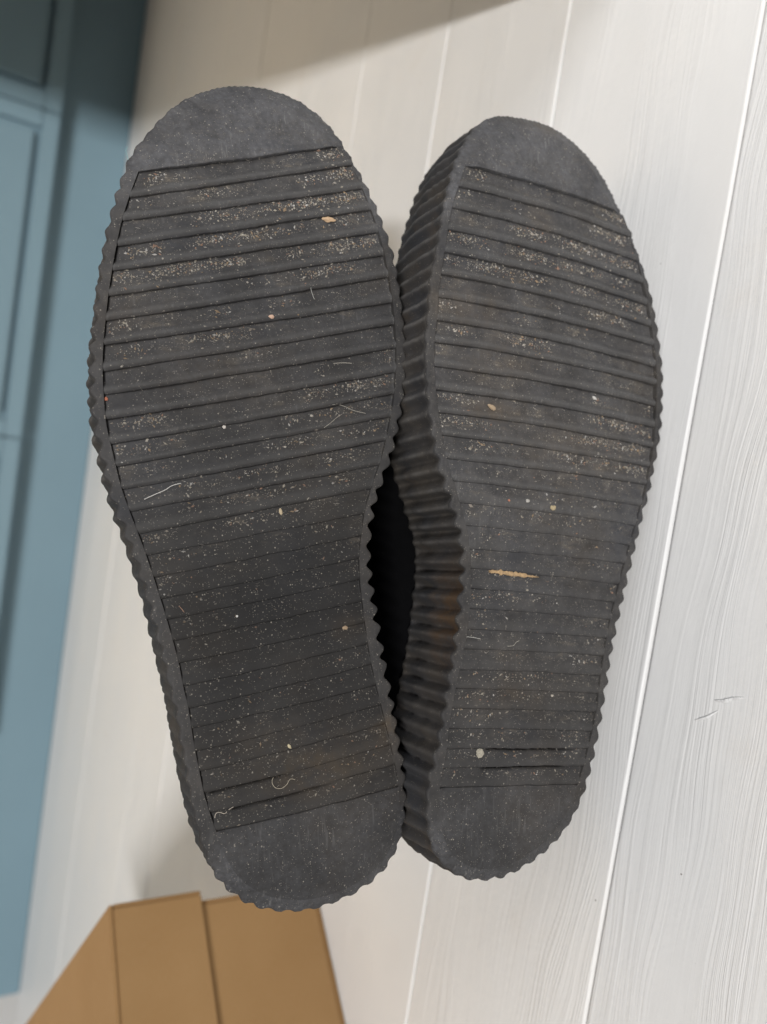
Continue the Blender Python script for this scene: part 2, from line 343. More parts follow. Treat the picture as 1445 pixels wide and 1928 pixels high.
LABEL_CRUMBS = []
def shade_tone_at(s, P):  # painted shade: soft dark patches over arch and heel, plus random noise
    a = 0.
    for (u, v, ru, rv, k) in s.sp['shade_tone']: a = a+k*np.exp(-((P[:, 0]-u)/ru)**2-((P[:, 1]-v)/rv)**2)
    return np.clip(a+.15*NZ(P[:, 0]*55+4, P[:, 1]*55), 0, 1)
rr_ = np.array([0, .008, .03, .08, .16, .25, .34, .43, .52, .60, .68, .76, .83, .88, .92, .95, .975, .992, 1.0])
def tanness(s, P):
    a = 0.
    for (x, y, ru, rv, k) in s.sp['tan']:
        u, v = s.px((x, y)); a = a+k*np.exp(-((P[:, 0]-u)/ru)**2-((P[:, 1]-v)/rv)**2)
    return np.clip(a*(1+.5*NZ(P[:, 0]*90+4, P[:, 1]*160)), 0, 1)
class Shoe:
    T = .037
    def __init__(s, spec):
        s.sp = spec
        n = -ray(spec['V']); n /= np.linalg.norm(n); s.n = n
        d = ray(spec['c']); s.o = CAM+d/np.linalg.norm(d)*spec['dist']
        def flat(p): r = ray(p); return CAM+r*((s.o-CAM)@n)/(r@n)
        v = flat(spec['toe'])-flat(spec['heel']); v -= n*(v@n); v /= np.linalg.norm(v); s.v = v; s.u = np.cross(v, n)
        s.M = Matrix([[s.u[i], s.v[i], s.n[i], s.o[i]] for i in range(3)]+[[0, 0, 0, 1]])
        s.outline()
    def bend(s, u, v):
        sp = s.sp
        return -sp['spring']*np.clip((v-.035)/.105, 0, 2)**2 - sp['arch']*np.exp(-((v+.045)/.035)**2) - .0035*np.clip((-v-.10)/.04, 0, 2)**2 + sp.get('cup', 0)*u*u
    def px(s, p):                        # pixel of the photograph -> point on the bent sole surface, in shoe coordinates
        r = ray(p); oc = CAM-s.o; w = 0.
        for _ in range(12):
            t = (w-oc@s.n)/(r@s.n); q = oc+r*t; u, v = q@s.u, q@s.v; w = float(s.bend(u, v))
        return np.array([u, v])
    def outline(s):
        P = [(*s.px(p[:2]), p[2]) for p in s.sp['outline']]
        C = catmull(P); d = np.linalg.norm(np.diff(np.vstack([C, C[:1]]), axis=0)[:, :2], axis=1); L = np.concatenate([[0], np.cumsum(d)])
        s.N = 1800; a = np.linspace(0, L[-1], s.N, endpoint=False); CC = np.vstack([C, C[:1]])
        s.C = np.stack([np.interp(a, L, CC[:, k]) for k in range(2)], 1); amp = np.interp(a, L, CC[:, 2])*.00018*s.sp.get('ampf', 1.); amp = amp*(1-.25*smoothstep(-s.C[:, 1], .09, .12))
        tg = np.roll(s.C, -3, 0)-np.roll(s.C, 3, 0); tg /= np.linalg.norm(tg, axis=1)[:, None]
        nr = np.stack([tg[:, 1], -tg[:, 0]], 1)
        if ((s.C-s.C.mean(0))*nr).sum() < 0: nr = -nr
        for _ in range(10): nr = nr*.5+.25*(np.roll(nr, 1, 0)+np.roll(nr, -1, 0))
        nr /= np.linalg.norm(nr, axis=1)[:, None]; s.nr = nr; s.tg = tg
        nb = round(L[-1]/s.sp['pitch']); ph = a/L[-1]*nb
        jit = .10*np.interp(ph, np.arange(nb+1), rng.uniform(-1, 1, nb+1)); ph = ph+jit
        c = .5+.5*np.cos(2*math.pi*ph)
        q = (1-(1-np.sqrt(c))**1.35); q = np.convolve(np.r_[q[-2:], q, q[:2]], np.array([1, 2, 3, 2, 1])/9, 'valid'); s.scal = .25*q+.75*c**.9; s.amp = amp*(1+.18*np.interp(ph, np.arange(nb+1), rng.uniform(-1, 1, nb+1))); s.per = L[-1]
        # inner contour: rim width from the measured ends of the tread lines
        Lf = [s.px(p) for p in s.sp['left']]; Rt = [s.px(p) for p in s.sp['right']]
        def near(q): return int(np.argmin(((s.C-q)**2).sum(1)))
        s.iL = [near(q) for q in Lf]; s.iR = [near(q) for q in Rt]
        dL = [np.linalg.norm(s.C[i]-q) for i, q in zip(s.iL, Lf)]; dR = [np.linalg.norm(s.C[i]-q) for i, q in zip(s.iR, Rt)]
        s.iT = near(s.px(s.sp['toe'])); s.iH = near(s.px(s.sp['heel']))
        idx = s.iL+s.iR+[s.iT, s.iH]; dd = dL+dR+[.0045, .0045]; o = np.argsort(idx); idx = np.array(idx)[o]; dd = np.array(dd)[o]
        rw = np.interp(np.arange(s.N), np.r_[idx[-1]-s.N, idx, idx[0]+s.N], np.r_[dd[-1], dd, dd[0]])
        k = np.ones(61)/61; rw = np.convolve(np.r_[rw[-30:], rw, rw[:30]], k, 'valid'); s.rw = rw
        s.I = s.C-nr*rw[:, None]
    def seg(s, i, j, m):                 # m points of the inner contour from index i to j the short way
        d = (j-i+s.N//2) % s.N-s.N//2
        a = (i+d*np.linspace(0, 1, m)) % s.N; k = a.astype(int); f = (a-k)[:, None]
        return s.I[k]*(1-f)+s.I[(k+1) % s.N]*f
    def segvia(s, i, via, j, m):
        d1 = (via-i+s.N//2) % s.N-s.N//2; d2 = (j-via+s.N//2) % s.N-s.N//2
        a = (i+(d1+d2)*np.linspace(0, 1, m)) % s.N; k = a.astype(int); f = (a-k)[:, None]
        return s.I[k]*(1-f)+s.I[(k+1) % s.N]*f
    def roll(s, uv):                     # edges worn round at toe and heel
        uv = np.atleast_2d(uv); C = s.C[::6]
        d = np.sqrt(((uv[:, None, :]-C[None])**2).sum(2)).min(1)
        v = uv[:, 1]; kt = smoothstep(v, .085, .125)*s.sp['roll_toe']+smoothstep(-v, .10, .13)*s.sp['roll_heel']
        return -kt*np.clip(1-d/.011, 0, 1)**2+.0007*smoothstep(v, .11, .13)*np.exp(-((d-.0075)/.002)**2)*s.sp['medial']**2
    def lift(s, uv, w):                  # add the bend
        uv = np.asarray(uv); return np.column_stack([uv, np.asarray(w)+s.bend(uv[:, 0], uv[:, 1])])
    def build(s):
        sp = s.sp; root = empty('shoe', s.M, label=sp['label'], cat='shoe', group='pair of worn shoes lying on their sides')
        N = s.N; D = .0021
        V = []; Fc = []; dirt = []; plate = []; rimf = []
        def add(uv, w, faces, dv, pv, rf=1.):
            rimf.append(np.full(len(uv), rf) if rf == 1. else rf+(1-rf)*smoothstep(-uv[:, 1], .085, .115))
            off = sum(len(x) for x in V); V.append(s.lift(uv, w)); Fc.extend([tuple(i+off for i in f) for f in faces])
            dirt.append(np.broadcast_to(dv, len(uv)).astype(float)); plate.append(np.broadcast_to(pv, len(uv)).astype(float))
        # rim
        O = s.C+s.nr*(s.amp*(s.scal-.5))[:, None]
        rows = []; ws = []
        for inset, w in ((0, -.0012), (.00015, -.0005), (.00045, -.00012), (.0009, 0)):
            rows.append(O-s.nr*inset); ws.append(np.full(N, w))
        for f in (.25, .5, .75, 1):
            rows.append((O-s.nr*.0009)*(1-f)+s.I*f); ws.append(np.full(N, 0.))
            uv = np.vstack(rows); w = np.hstack(ws)+s.roll(uv)+.00012*NZ(uv[:, 0]*160+9, uv[:, 1]*160)
        pl = np.tile(.18+.8*np.maximum(smoothstep(s.C[:, 1], .09, .11), .6*smoothstep(-s.C[:, 1], .105, .12)), len(rows))
        f = grid_faces(len(rows), N, 0, True)
        if np.cross(s.tg[0], -s.nr[0]) > 0: pass
        else: f = [q[::-1] for q in f]
        add(uv, w, f, .08, pl, .45)
        uv2 = np.vstack([s.I, s.I-s.nr*.0001, s.I-s.nr*.0001]); w2 = np.hstack([np.full(N, 0.), np.full(N, -.0003), np.full(N, -D-.001)])+s.roll(uv2)+np.tile(.00012*NZ(s.I[:, 0]*160+9, s.I[:, 1]*160), 3)
        f2 = grid_faces(3, N, 0, True); add(uv2, w2, f2 if np.cross(s.tg[0], -s.nr[0]) > 0 else [q[::-1] for q in f2], .5, 0)
        # floor under the tread, toe and heel plates
        def line(i, m=97, bow=0.):
            a, b = s.I[s.iL[i]], s.I[s.iR[i]]; t = np.linspace(0, 1, m)[:, None]; q = a*(1-t)+b*t
            q[:, 1] += (4*t*(1-t))[:, 0]*sp['bow'](i); q[:, 1] += (.00022*NZ(t[:, 0]*9+i*3.3, np.full(m, i*1.7))+.00013*NZ(t[:, 0]*47+i*3.3, np.full(m, i*2.7)))*np.sin(math.pi*t[:, 0])**.5
            return q
        s.lines = [line(i) for i in range(len(s.iL))]; nl = len(s.lines)
        uv = np.vstack(s.lines); add(uv, np.full(len(uv), -D-.0009), [q if True else q for q in grid_faces(nl, 97)], .9, 0)
        for ends, li in (((s.iL[0], s.iT, s.iR[0]), 0), ((s.iL[-1], s.iH, s.iR[-1]), nl-1)):
            arc = s.segvia(*ends, 97); ln = s.lines[li]; K = 34
            # sharp drop into the first / last groove, then the plate
            uv = []; ww = []
            uv.append(ln); ww.append(np.full(97, -D-.0008)); uv.append(ln+(arc-ln)*.002); ww.append(np.full(97, -.0003))
            for k in range(K):
                t = .01+.99*k/(K-1); uv.append(ln*(1-t)+arc*t); ww.append(np.full(97, 0.))
            uv = np.vstack(uv); w = np.hstack(ww)
            w = w+s.roll(uv)+.00012*NZ(uv[:, 0]*160+9, uv[:, 1]*160)+.0004*NZ(uv[:, 0]*45, uv[:, 1]*45+3)*smoothstep(np.repeat(np.arange(K+2), 97), 2, 12)*(1-smoothstep(np.repeat(np.arange(K+2), 97), 22, K+1))
            if li == nl-1: w = np.where(np.repeat(np.arange(K+2), 97) < 2, w, w-sp['heel_drop']*(1-smoothstep(np.repeat(np.arange(K+2), 97), 2, 10)))
            add(uv, w, grid_faces(K+2, 97), .15 if li == 0 else .05, (1. if li == 0 else .38))
        me = mesh('outsole', np.vstack(V), Fc, True, {'dirt': np.hstack(dirt), 'plate': np.hstack(plate), 'shade_tone': shade_tone_at(s, np.vstack(V))*np.hstack(rimf), 'tan': tanness(s, np.vstack(V))})
        bm = bmesh.new(); bm.from_mesh(me); bm.normal_update()
        for fc in bm.faces:
            c = fc.calc_center_median()
            if fc.normal.z < 0 and c.z > -.03 and abs(fc.normal.z) > .3: fc.normal_flip()
        bm.to_mesh(me); bm.free()
        outs = link('outsole', me, RUB, root)
        # tread bars, one object each: low at the front, swelling to a flush ridge, then a sharp step
        s.cells = []
        rr = rr_; nc = 97
        for i in range(nl-1):
            A, B = s.lines[i], s.lines[i+1]; dep = sp['depth'](i); tcol = np.linspace(0, 1, nc)
            eL = s.seg(s.iL[i], s.iL[i+1], len(rr)); eR = s.seg(s.iR[i], s.iR[i+1], len(rr))
            uv = []; w = []; di = []; pt = []
            endf = np.maximum(np.exp(-tcol/.05), np.exp(-(1-tcol)/.05))
            wear = NZ(tcol*5+i*7.1, np.full(nc, i*.37))
            dloc = dep*(1+.30*wear)+(.0009-dep)*.8*endf*(dep < .0009)
            for k, r in enumerate(rr):
                rs = sp['rise'](i)+.06*NZ(tcol*6+i*3., np.full(nc, 8.+i))
                base = A*(1-r)+B*r
                # follow the curved rim at both ends
                l0 = eL[min(len(rr)-1, k)] if False else None
                fl = np.array([np.interp(r, np.linspace(0, 1, len(rr)), eL[:, q]) for q in range(2)]); fr = np.array([np.interp(r, np.linspace(0, 1, len(rr)), eR[:, q]) for q in range(2)])
                t = tcol[:, None]; base = base+(fl-base[0])*(1-t)**3+(fr-base[-1])*t**3
                # hair gap at the left rim
                dirv = (base[-1]-base[0]); Ln = np.linalg.norm(dirv); dirv = dirv/Ln; gl, gr = sp['gap']
                x = (r-(rs-.15))/.30; x = np.clip(x, 0, 1); x = x*x*(3-2*x)
                base = base+dirv*(gl*(1-t)**6)*(1-x[0])-dirv*(gr*t**6)*(1-x[-1])
                h = -dloc*(1-x)-.00008-np.minimum(dloc, .0009)*.75*smoothstep(np.full(nc, r), .80, 1.)**1.6
                h = h-.00025*smoothstep(np.array(r), .94, 1.)*0
                cut = sp['cut'](i, tcol)
                crev = np.clip((dloc-.00025)/.0009, .04, 1)
                if k == 0: h = -dloc-.0011*crev
                elif k == 1: h = -dloc-.0004*crev
                if k < 4: h = h*(1-cut)+(-D-.0008)*cut
                if k == len(rr)-1: h = np.full(nc, -D-.0008)
                elif k == len(rr)-2: h = h-.00012
                h = h+.00010*NZ(base[:, 0]*260, base[:, 1]*260)+.00022*NZ(base[:, 0]*70+5, base[:, 1]*110)
                uv.append(base); w.append(h); pt.append((x*(1-.6*smoothstep(np.array(r), .84, .97))*min(1, dep/.0012+.15) if 1 < k < len(rr)-2 else 0)*np.ones(nc)); di.append((1-x)*np.ones(nc)*sp['dirtf'](i)*(1 if k > 0 else .3))
            uvA = np.vstack(uv); w = np.hstack(w); nR = len(rr)
            P = s.lift(uvA, w); Fx = grid_faces(nR, nc)
            # end skirts
            for cc in (0, nc-1):
                off = len(P); q = P[cc:nR*nc:nc].copy(); q[:, 2] = s.lift(q[:, :2], np.full(nR, -D-.0008))[:, 2]; P = np.vstack([P, q])
                for r in range(nR-1): Fx.append((r*nc+cc, (r+1)*nc+cc, off+r+1, off+r))
            me = mesh('tread_bar', P, Fx, True, {'dirt': np.r_[np.hstack(di), np.full(2*nR, .8)], 'plate': np.full(len(P), sp['haze'](i)), 'rib': np.r_[np.hstack(pt), np.zeros(2*nR)], 'shade_tone': shade_tone_at(s, P), 'tan': tanness(s, P)})
            if np.mean([p.normal.z for p in me.polygons[200:400]]) < 0: me.flip_normals()
            me.polygons.foreach_set('use_smooth', [True]*len(me.polygons))
            link('tread_bar', me, RUB, outs)
            s.cells.append((P[:nR*nc].reshape(nR, nc, 3)))
        # ribbed side wall
        rows = []; ws = []; cr = []; T = s.T
        latm = (s.C[:, 0]*s.sp['medial'] < 0).astype(float); latm = np.convolve(np.r_[latm[-40:], latm, latm[:40]], np.ones(81)/81, 'valid'); flare = latm*s.sp['lat'](s.C[:, 1])
        K = 15
        for k in range(K):
            t = k/(K-1); w = -.0012-(T-.0012)*t; ins = sp['taper']*t**.8+.0004*math.sin(t*9)
            fade = 1 if t < .9 else 1-(t-.9)/.1*.5
            sw = .0004*NZ(s.C[:, 0]*60+k, s.C[:, 1]*60+k*.3)
            rows.append(s.C+s.nr*(((s.amp*(1-min(1, t*5))+np.maximum(s.amp*sp['flute'], sp['flute']*.0014)*min(1, t*5)))*(s.scal-.5)*fade-ins-flare*t+sw*min(1, t*5))[:, None]); ws.append(np.full(N, w)+s.roll(s.C)*(1-t)**2)
            cr.append((np.clip((s.scal-.86)/.14, 0, 1)*(.55+.45*NZ(s.C[:, 1]*90+3, np.full(N, k*.9)))+(.4 if k == 0 else 0))*(.25+.75*smoothstep(s.C[:, 1], -.06, .05)))
        for ins, dw in ((.0006, -.0006), (.002, -.0009), (.006, -.0007)):
            rows.append(s.C-s.nr*(sp['taper']+ins+flare)[:, None]); ws.append(np.full(N, -T+dw)); cr.append(np.zeros(N))
        P = s.lift(np.vstack(rows), np.hstack(ws)); f = grid_faces(len(rows), N, 0, True)
        me = mesh('sidewall', P, f, True, {'crest': np.hstack(cr), 'stain': sp['stain'](P)})
        c0 = me.polygons[N*5]; 
        if Vector((*s.nr[0], 0)).dot(c0.normal) < 0: me.flip_normals()
        side = link('sidewall', me, SIDE, root)
        # upper
        n2 = 240; ii = np.linspace(0, N, n2, endpoint=False).astype(int); base = s.C[ii]-s.nr[ii]*.0085
        vt = s.C[:, 1].max(); vs = s.C[:, 1].min()
        mid = lambda v: np.array([.5*(np.interp(v, *srt(s.C[s.side(1)])) + np.interp(v, *srt(s.C[s.side(-1)])))]).ravel()
        def srt(q): o = np.argsort(q[:, 1]); return q[o, 1], q[o, 0]
        cv = vs+.062; thr = cv+.045
        hc = mid(np.array([cv]))[0]+.007*s.sp['medial']
        tgt = []; hh = []
        for q in base:
            if q[1] > thr:
                t = (q[1]-thr)/(vt-.0065-thr); v2 = thr+(vt-.028-thr)*t; tgt.append((mid(np.array([v2]))[0], v2)); hh.append(.074*(1-t)**1.0+.024*t**.8+.002)
            else:
                ang = math.atan2(q[0]-hc, (q[1]-cv)*.62); e = (hc+.024*math.sin(ang)*1.0, cv+.045*math.cos(ang)); tgt.append(e); hh.append(.066+.006*(cv-e[1])/.045)
        tgt = np.array(tgt); hh = np.array(hh)
        for _ in range(4): hh = hh*.5+.25*(np.roll(hh, 1)+np.roll(hh, -1))
        bul = np.array([max(0., float(((s.C[::5]-s.C[i])@s.nr[i]).max())) for i in ii]); bul = np.where(s.C[ii, 0]*s.sp['medial'] > 0, np.minimum(bul*1.25, .018), -.006)*smoothstep(-s.C[ii, 1], -.05, -.02)
        for _ in range(12): bul = bul*.5+.25*(np.roll(bul, 1)+np.roll(bul, -1))
        rows = []; ws = []; K = 18
        for k in range(K):
            t = k/(K-1)*math.pi/2; rows.append(base+(tgt-base)*(1-math.cos(t))**1.5+s.nr[ii]*(bul*math.sin(min(1, t*1.3)*math.pi)**.7)[:, None]); ws.append(-T+.0005-hh*math.sin(t))
        P = s.lift(np.vstack(rows), np.hstack(ws)); me = mesh('upper', P, grid_faces(K, n2, 0, True), True)
        up = link('upper', me, UPM, root)
        md = up.modifiers.new('solid', 'SOLIDIFY'); md.thickness = .0022; md.offset = -1
        sel = [i for i in range(n2) if base[i, 1] <= thr]
        j0 = max(range(len(sel)), key=lambda q: (sel[q]-sel[q-1]) % n2); sel = sel[j0:]+sel[:j0]
        ring = s.lift(tgt[sel], -T-hh[sel]); m = len(ring); RV = []
        for i in range(m):
            d = ring[(i+1) % m]-ring[i-1]; d /= np.linalg.norm(d)+1e-9; e1 = np.cross(d, [0, 0, 1.]); e1 /= np.linalg.norm(e1)+1e-9; e2 = np.cross(d, e1)
            for j in range(10): g = j/10*2*math.pi; RV.append(ring[i]+.0032*(e1*math.cos(g)+e2*math.sin(g)))
        link('collar', mesh('collar', RV, grid_faces(m, 10, 0, True)+[(( m-1)*10+j, (m-1)*10+(j+1) % 10, (j+1) % 10, j) for j in range(10)], True), LINING, root)
        foot = s.C[ii]-s.nr[ii]*.010
        P = s.lift(np.vstack([foot, np.tile(foot.mean(0), (n2, 1))]), np.full(2*n2, -T-.002)); link('insole', mesh('insole', P, grid_faces(2, n2, 0, True)), LINING, root)
        s.root = root; return root
    def side(s, sg):
        lo = min(s.iT, s.iH); hi = max(s.iT, s.iH); a = np.zeros(s.N, bool); a[lo:hi] = True
        return a if sg > 0 else ~a
    def world(s, P): return s.o+P[..., 0:1]*s.u+P[..., 1:2]*s.v+P[..., 2:3]*s.n

# outlines read off the photograph: x, y, depth of the scallops (px)
OL = [(440,154,1),(500,158,1.5),(560,179,3),(600,206,3.5),(635,243,4),(662,285,5),(688,332,6),(708,377,7),(725,423,7),(739,470,7),(749,515,6),(756,560,5),(761,610,5),(764,660,5),(763,710,5.5),(759,755,7),(751,800,8),(741,845,9),(728,885,10),(715,920,11),(703,960,12),(698,1000,12),(696,1045,12),(699,1090,12),(706,1140,12),(714,1190,12),(723,1240,11),(735,1300,11),(744,1350,11),(753,1400,10),(761,1450,9),(765,1500,8),(765,1545,8),(759,1580,7),(747,1612,8),(728,1641,9),(700,1667,9),(665,1690,9),(625,1707,8),(585,1718,7),(545,1721,7),(505,1717,7),(470,1705,8),(440,1686,9),(415,1661,9),(396,1630,8),(383,1595,6),(370,1550,4),(359,1500,4),(351,1450,5),(342,1400,6),(332,1340,6),(322,1300,6),(311,1250,7),(298,1200,8),(285,1150,8),(271,1100,9),(255,1050,9),(238,1005,10),(222,963,11),(208,921,11),(191,850,11),(180,800,11),(175,742,11),(173,700,11),(174,649,10),(178,603,10),(183,556,10),(190,509,9),(198,461,9),(207,415,8),(219,369,7),(233,325,6),(246,290,5),(262,265,4),(283,240,3),(303,217,3),(328,194,2),(357,176,2),(396,161,1)]
LL = [(262,322),(243,369),(230,415),(219,461),(211,509),(204,556),(199,603),(195,649),(193,698),(195,742),(200,789),(208,836),(218,879),(230,921),(245,963),(260,1005),(276,1047),(289,1087),(302,1128),(315,1166),(327,1207),(337,1250),(346,1293),(355,1335),(361,1373),(368,1415),(375,1455),(384,1495),(396,1533),(410,1566)]
LR = [(648,272),(665,309),(684,353),(701,393),(714,436),(724,479),(733,521),(740,567),(745,609),(747,653),(746,700),(743,741),(737,785),(727,829),(714,876),(700,921),(688,967),(681,1008),(677,1051),(678,1092),(683,1133),(688,1172),(693,1212),(700,1251),(708,1291),(718,1328),(728,1363),(737,1402),(745,1441),(752,1481)]
OR_ = [(943,211,1),(985,214,1),(1030,225,1.5),(1062,241,2),(1097,269,2.5),(1126,301,3),(1151,340,3.5),(1171,380,4),(1189,421,5),(1205,465,5),(1218,511,5),(1229,560,5.5),(1238,610,6),(1245,660,6.5),(1249,710,7),(1249,750,7),(1246,800,7.5),(1241,840,7.5),(1233,880,7.5),(1225,920,8),(1213,965,8),(1202,1010,8),(1190,1060,8),(1178,1110,8),(1168,1155,8),(1158,1200,8),(1150,1245,8),(1143,1290,8),(1135,1340,8),(1126,1390,8),(1116,1440,8),(1105,1480,7.5),(1092,1520,7.5),(1078,1550,8),(1060,1578,8),(1035,1605,8),(1005,1628,8),(975,1646,8),(945,1657,8),(910,1662,7),(885,1659,6),(862,1649,5),(838,1630,3),(820,1600,3),(811,1564,4),(806,1508,5),(811,1465,8),(824,1418,9),(831,1380,9),(840,1330,10),(849,1278,10),(856,1234,10),(862,1190,10),(867,1147,10),(871,1114,11),(873,1071,11),(872,1038,11),(867,1003,11),(858,970,10),(848,935,9),(833,888,8),(822,845,7),(814,801,6),(808,758,5),(805,720,4),(803,682,4),(803,638,4),(808,584,4),(811,535,4),(820,488,4),(828,449,4),(836,405,4),(845,367,4),(855,335,4),(864,303,4),(876,274,3.5),(891,247,3),(912,224,2)]
RL = [(881,310),(866,347),(854,389),(844,429),(837,472),(832,514),(827,557),(823,600),(819,643),(818,688),(821,732),(826,775),(833,818),(841,862),(853,904),(867,946),(877,989),(884,1034),(887,1071),(888,1109),(886,1147),(882,1184),(875,1223),(866,1261),(857,1297),(850,1334),(846,1372),(841,1411),(834,1448),(830,1484)]
RR = [(1178,402),(1193,446),(1204,491),(1214,532),(1221,573),(1228,613),(1233,650),(1236,690),(1237,724),(1236,764),(1234,804),(1231,842),(1226,879),(1218,912),(1209,953),(1198,989),(1187,1027),(1177,1060),(1167,1100),(1157,1133),(1150,1168),(1143,1201),(1137,1236),(1132,1273),(1128,1307),(1123,1343),(1117,1378),(1108,1411),(1099,1443),(1088,1477)]
def depL(i): return .00135 if i < 9 else (.00135-.00100*(i-9)/8 if i < 15 else (.00015 if i < 25 else .00028))
def depR(i): return .00140 if i < 9 else (.00140-.00110*(i-9)/7 if i < 15 else .00028)
def cutL(i, t): return (smoothstep(t, .0, .06)*(1-smoothstep(t, .28, .52)) if i == 27 else (smoothstep(t, .08, .14)*(1-smoothstep(t, .46, .72)) if i == 28 else 0*t))
def cutR(i, t): return (smoothstep(t, .22, .32)*(1-smoothstep(t, .80, .95))*.9 if i in (27, 28) else 0*t)
left = Shoe(dict(tan=[(600, 1455, .022, .007, .8), (520, 1400, .03, .01, .35), (730, 1375, .006, .005, .9), (655, 1180, .006, .004, .8), (440, 700, .03, .012, .3), (235, 590, .01, .006, .4)], haze=lambda i: .34 if i < 8 else max(.04, .34-.04*(i-8)), medial=1, cut=cutL, lat=lambda v: -.0006*(1-smoothstep(v, -.055, .01)), stain=lambda P: 0*P[:, 0], shade_tone=[(.005, -.045, .07, .055, .95), (.01, .05, .09, .045, .42), (0, -.125, .07, .030, .50)], V=(90, 1060), c=(492, 938), dist=.2653, toe=(440, 155), heel=(545, 1720), outline=OL, left=LL, right=LR, pitch=.00665, taper=.0016, flute=1.0,
    spring=.010, arch=.0025, cup=-.5, roll_toe=.0025, roll_heel=.002, bow=lambda i: -.0006 if i < 12 else -.0002, depth=depL, rise=lambda i: .66 if i < 14 else .55, gap=(.0004, .00015),
    dirtf=lambda i: 1. if i < 11 else (.75 if i < 22 else .55), heel_drop=.0006, label='worn dark rubber soled shoe on top, the nearer one at left'))
right = Shoe(dict(tan=[(1040, 236, .010, .004, .9), (880, 570, .016, .008, .55), (950, 690, .02, .010, .4), (1100, 850, .03, .012, .3), (960, 1310, .02, .006, .45), (930, 770, .012, .004, .6), (1020, 410, .006, .006, .5)], haze=lambda i: .42 if i < 14 else max(.16, .42-.03*(i-14)), medial=-1, cut=cutR, ampf=1.2, lat=lambda v: 0*v, stain=lambda P: (P[:, 0] < 0)*np.exp(-((P[:, 1]+.042)/.016)**2)*smoothstep(P[:, 2], -.026, -.010), shade_tone=[(-.01, -.06, .06, .05, .34), (0, -.125, .06, .035, .48), (-.02, .11, .03, .02, .25)], V=(20, 1050), c=(935, 938), dist=.2850, toe=(955, 211), heel=(905, 1662), outline=OR_, left=RL, right=RR, pitch=.00665, taper=.0002, flute=1.7,
    spring=.010, arch=.002, cup=-.6, roll_toe=.003, roll_heel=.002, bow=lambda i: .0010 if i < 12 else .0004, depth=depR, rise=lambda i: .68 if i < 14 else .55, gap=(.0001, .0003),
    dirtf=lambda i: 1. if i < 13 else .7, heel_drop=.0004, label='worn dark rubber soled shoe at right, lying on the white boards underneath'))
left.build(); right.build()

# ------------------------------------------------------------------ dirt, crumbs and fibres on the soles
def vcol(name, rough=.85):
    t = NT(name); t.l(t.mix(t.math('MULTIPLY', t.noise(t.coord(), 1500, 2), .5), t.attr('tint').outputs['Color'], (.12, .10, .08)), t.b.inputs['Base Color']); t.b.inputs['Roughness'].default_value = rough; return t.m
GRIT = vcol('dry_grit')
TINTS = [(.42, .38, .31), (.30, .26, .21), (.50, .46, .40), (.36, .25, .15), (.24, .21, .18), (.55, .53, .50), (.33, .19, .13)]
OCT = np.array([(1, 0, 0), (-1, 0, 0), (0, 1, 0), (0, -1, 0), (0, 0, 1), (0, 0, -1)], float); OF = [(0, 2, 4), (2, 1, 4), (1, 3, 4), (3, 0, 4), (2, 0, 5), (1, 2, 5), (3, 1, 5), (0, 3, 5)]
def grit(s, count, weights, label):
    V = []; Fc = []; T = []; n = 0; tries = 0
    W_ = np.array([weights(i) for i in range(len(s.cells))]); W_ = W_/W_.sum()
    while n < count and tries < count*12:
        tries += 1; i = rng.choice(len(s.cells), p=W_); c = rng.uniform(.01, .99); g = s.cells[i]
        if (NZ(np.array([c*9+i*2.3]), np.array([i*1.3+4]))[0]+1)/2+.7*(NZ(np.array([c*4+i*.21]), np.array([i*.55+9]))[0])+.2*rng.uniform(-1, 1) < .60: continue
        r = np.clip(rng.normal(.30, .13) if rng.random() < .85 else rng.uniform(.02, .97), .03, .97)
        k = np.interp(r, rr_, np.arange(len(rr_))); k0 = int(k); cc = c*96; c0 = int(cc)
        p = g[k0, c0]*(1-(cc-c0))+g[k0, min(c0+1, 96)]*(cc-c0); p = p*(1-(k-k0))+g[min(k0+1, len(rr_)-1), c0]*(k-k0)
        sz = .00009+.00022*rng.random()**3.0+(.0002 if rng.random() < .010 else 0)
        el = np.array([1+rng.random()*2.0, 1+rng.random()*.3, .7]); q = OCT*el*sz*(1+.35*rng.uniform(-1, 1, (6, 1)))
        a = rng.uniform(0, 6.28) if rng.random() < .5 else rng.normal(0, .4); q = np.column_stack([q[:, 0]*math.cos(a)-q[:, 1]*math.sin(a), q[:, 0]*math.sin(a)+q[:, 1]*math.cos(a), q[:, 2]])
        V.append(q+p+[0, 0, sz*.35]); Fc += [tuple(x+6*n for x in f) for f in OF]; tc = TINTS[int(rng.random()**1.4*len(TINTS))]; m = rng.uniform(.7, 1.1)
        m *= 1-.72*float(shade_tone_at(s, p[None])[0]); T += [(tc[0]*m, tc[1]*m, tc[2]*m, 1)]*6; n += 1  # grit darkened by the same painted shade
    o = link('grit', mesh('grit', np.vstack(V), Fc, False, {'tint': T}), GRIT); o.matrix_world = s.M
    return tag(o, label, 'dirt', kind='stuff')

grit(left, 3600, lambda i: 1.8 if i < 11 else (.6 if i < 18 else .14), 'pale grit and dust packed in the tread grooves of the left sole')
grit(right, 3600, lambda i: 1.8 if i < 13 else .35, 'pale grit and dust packed in the tread grooves of the right sole')

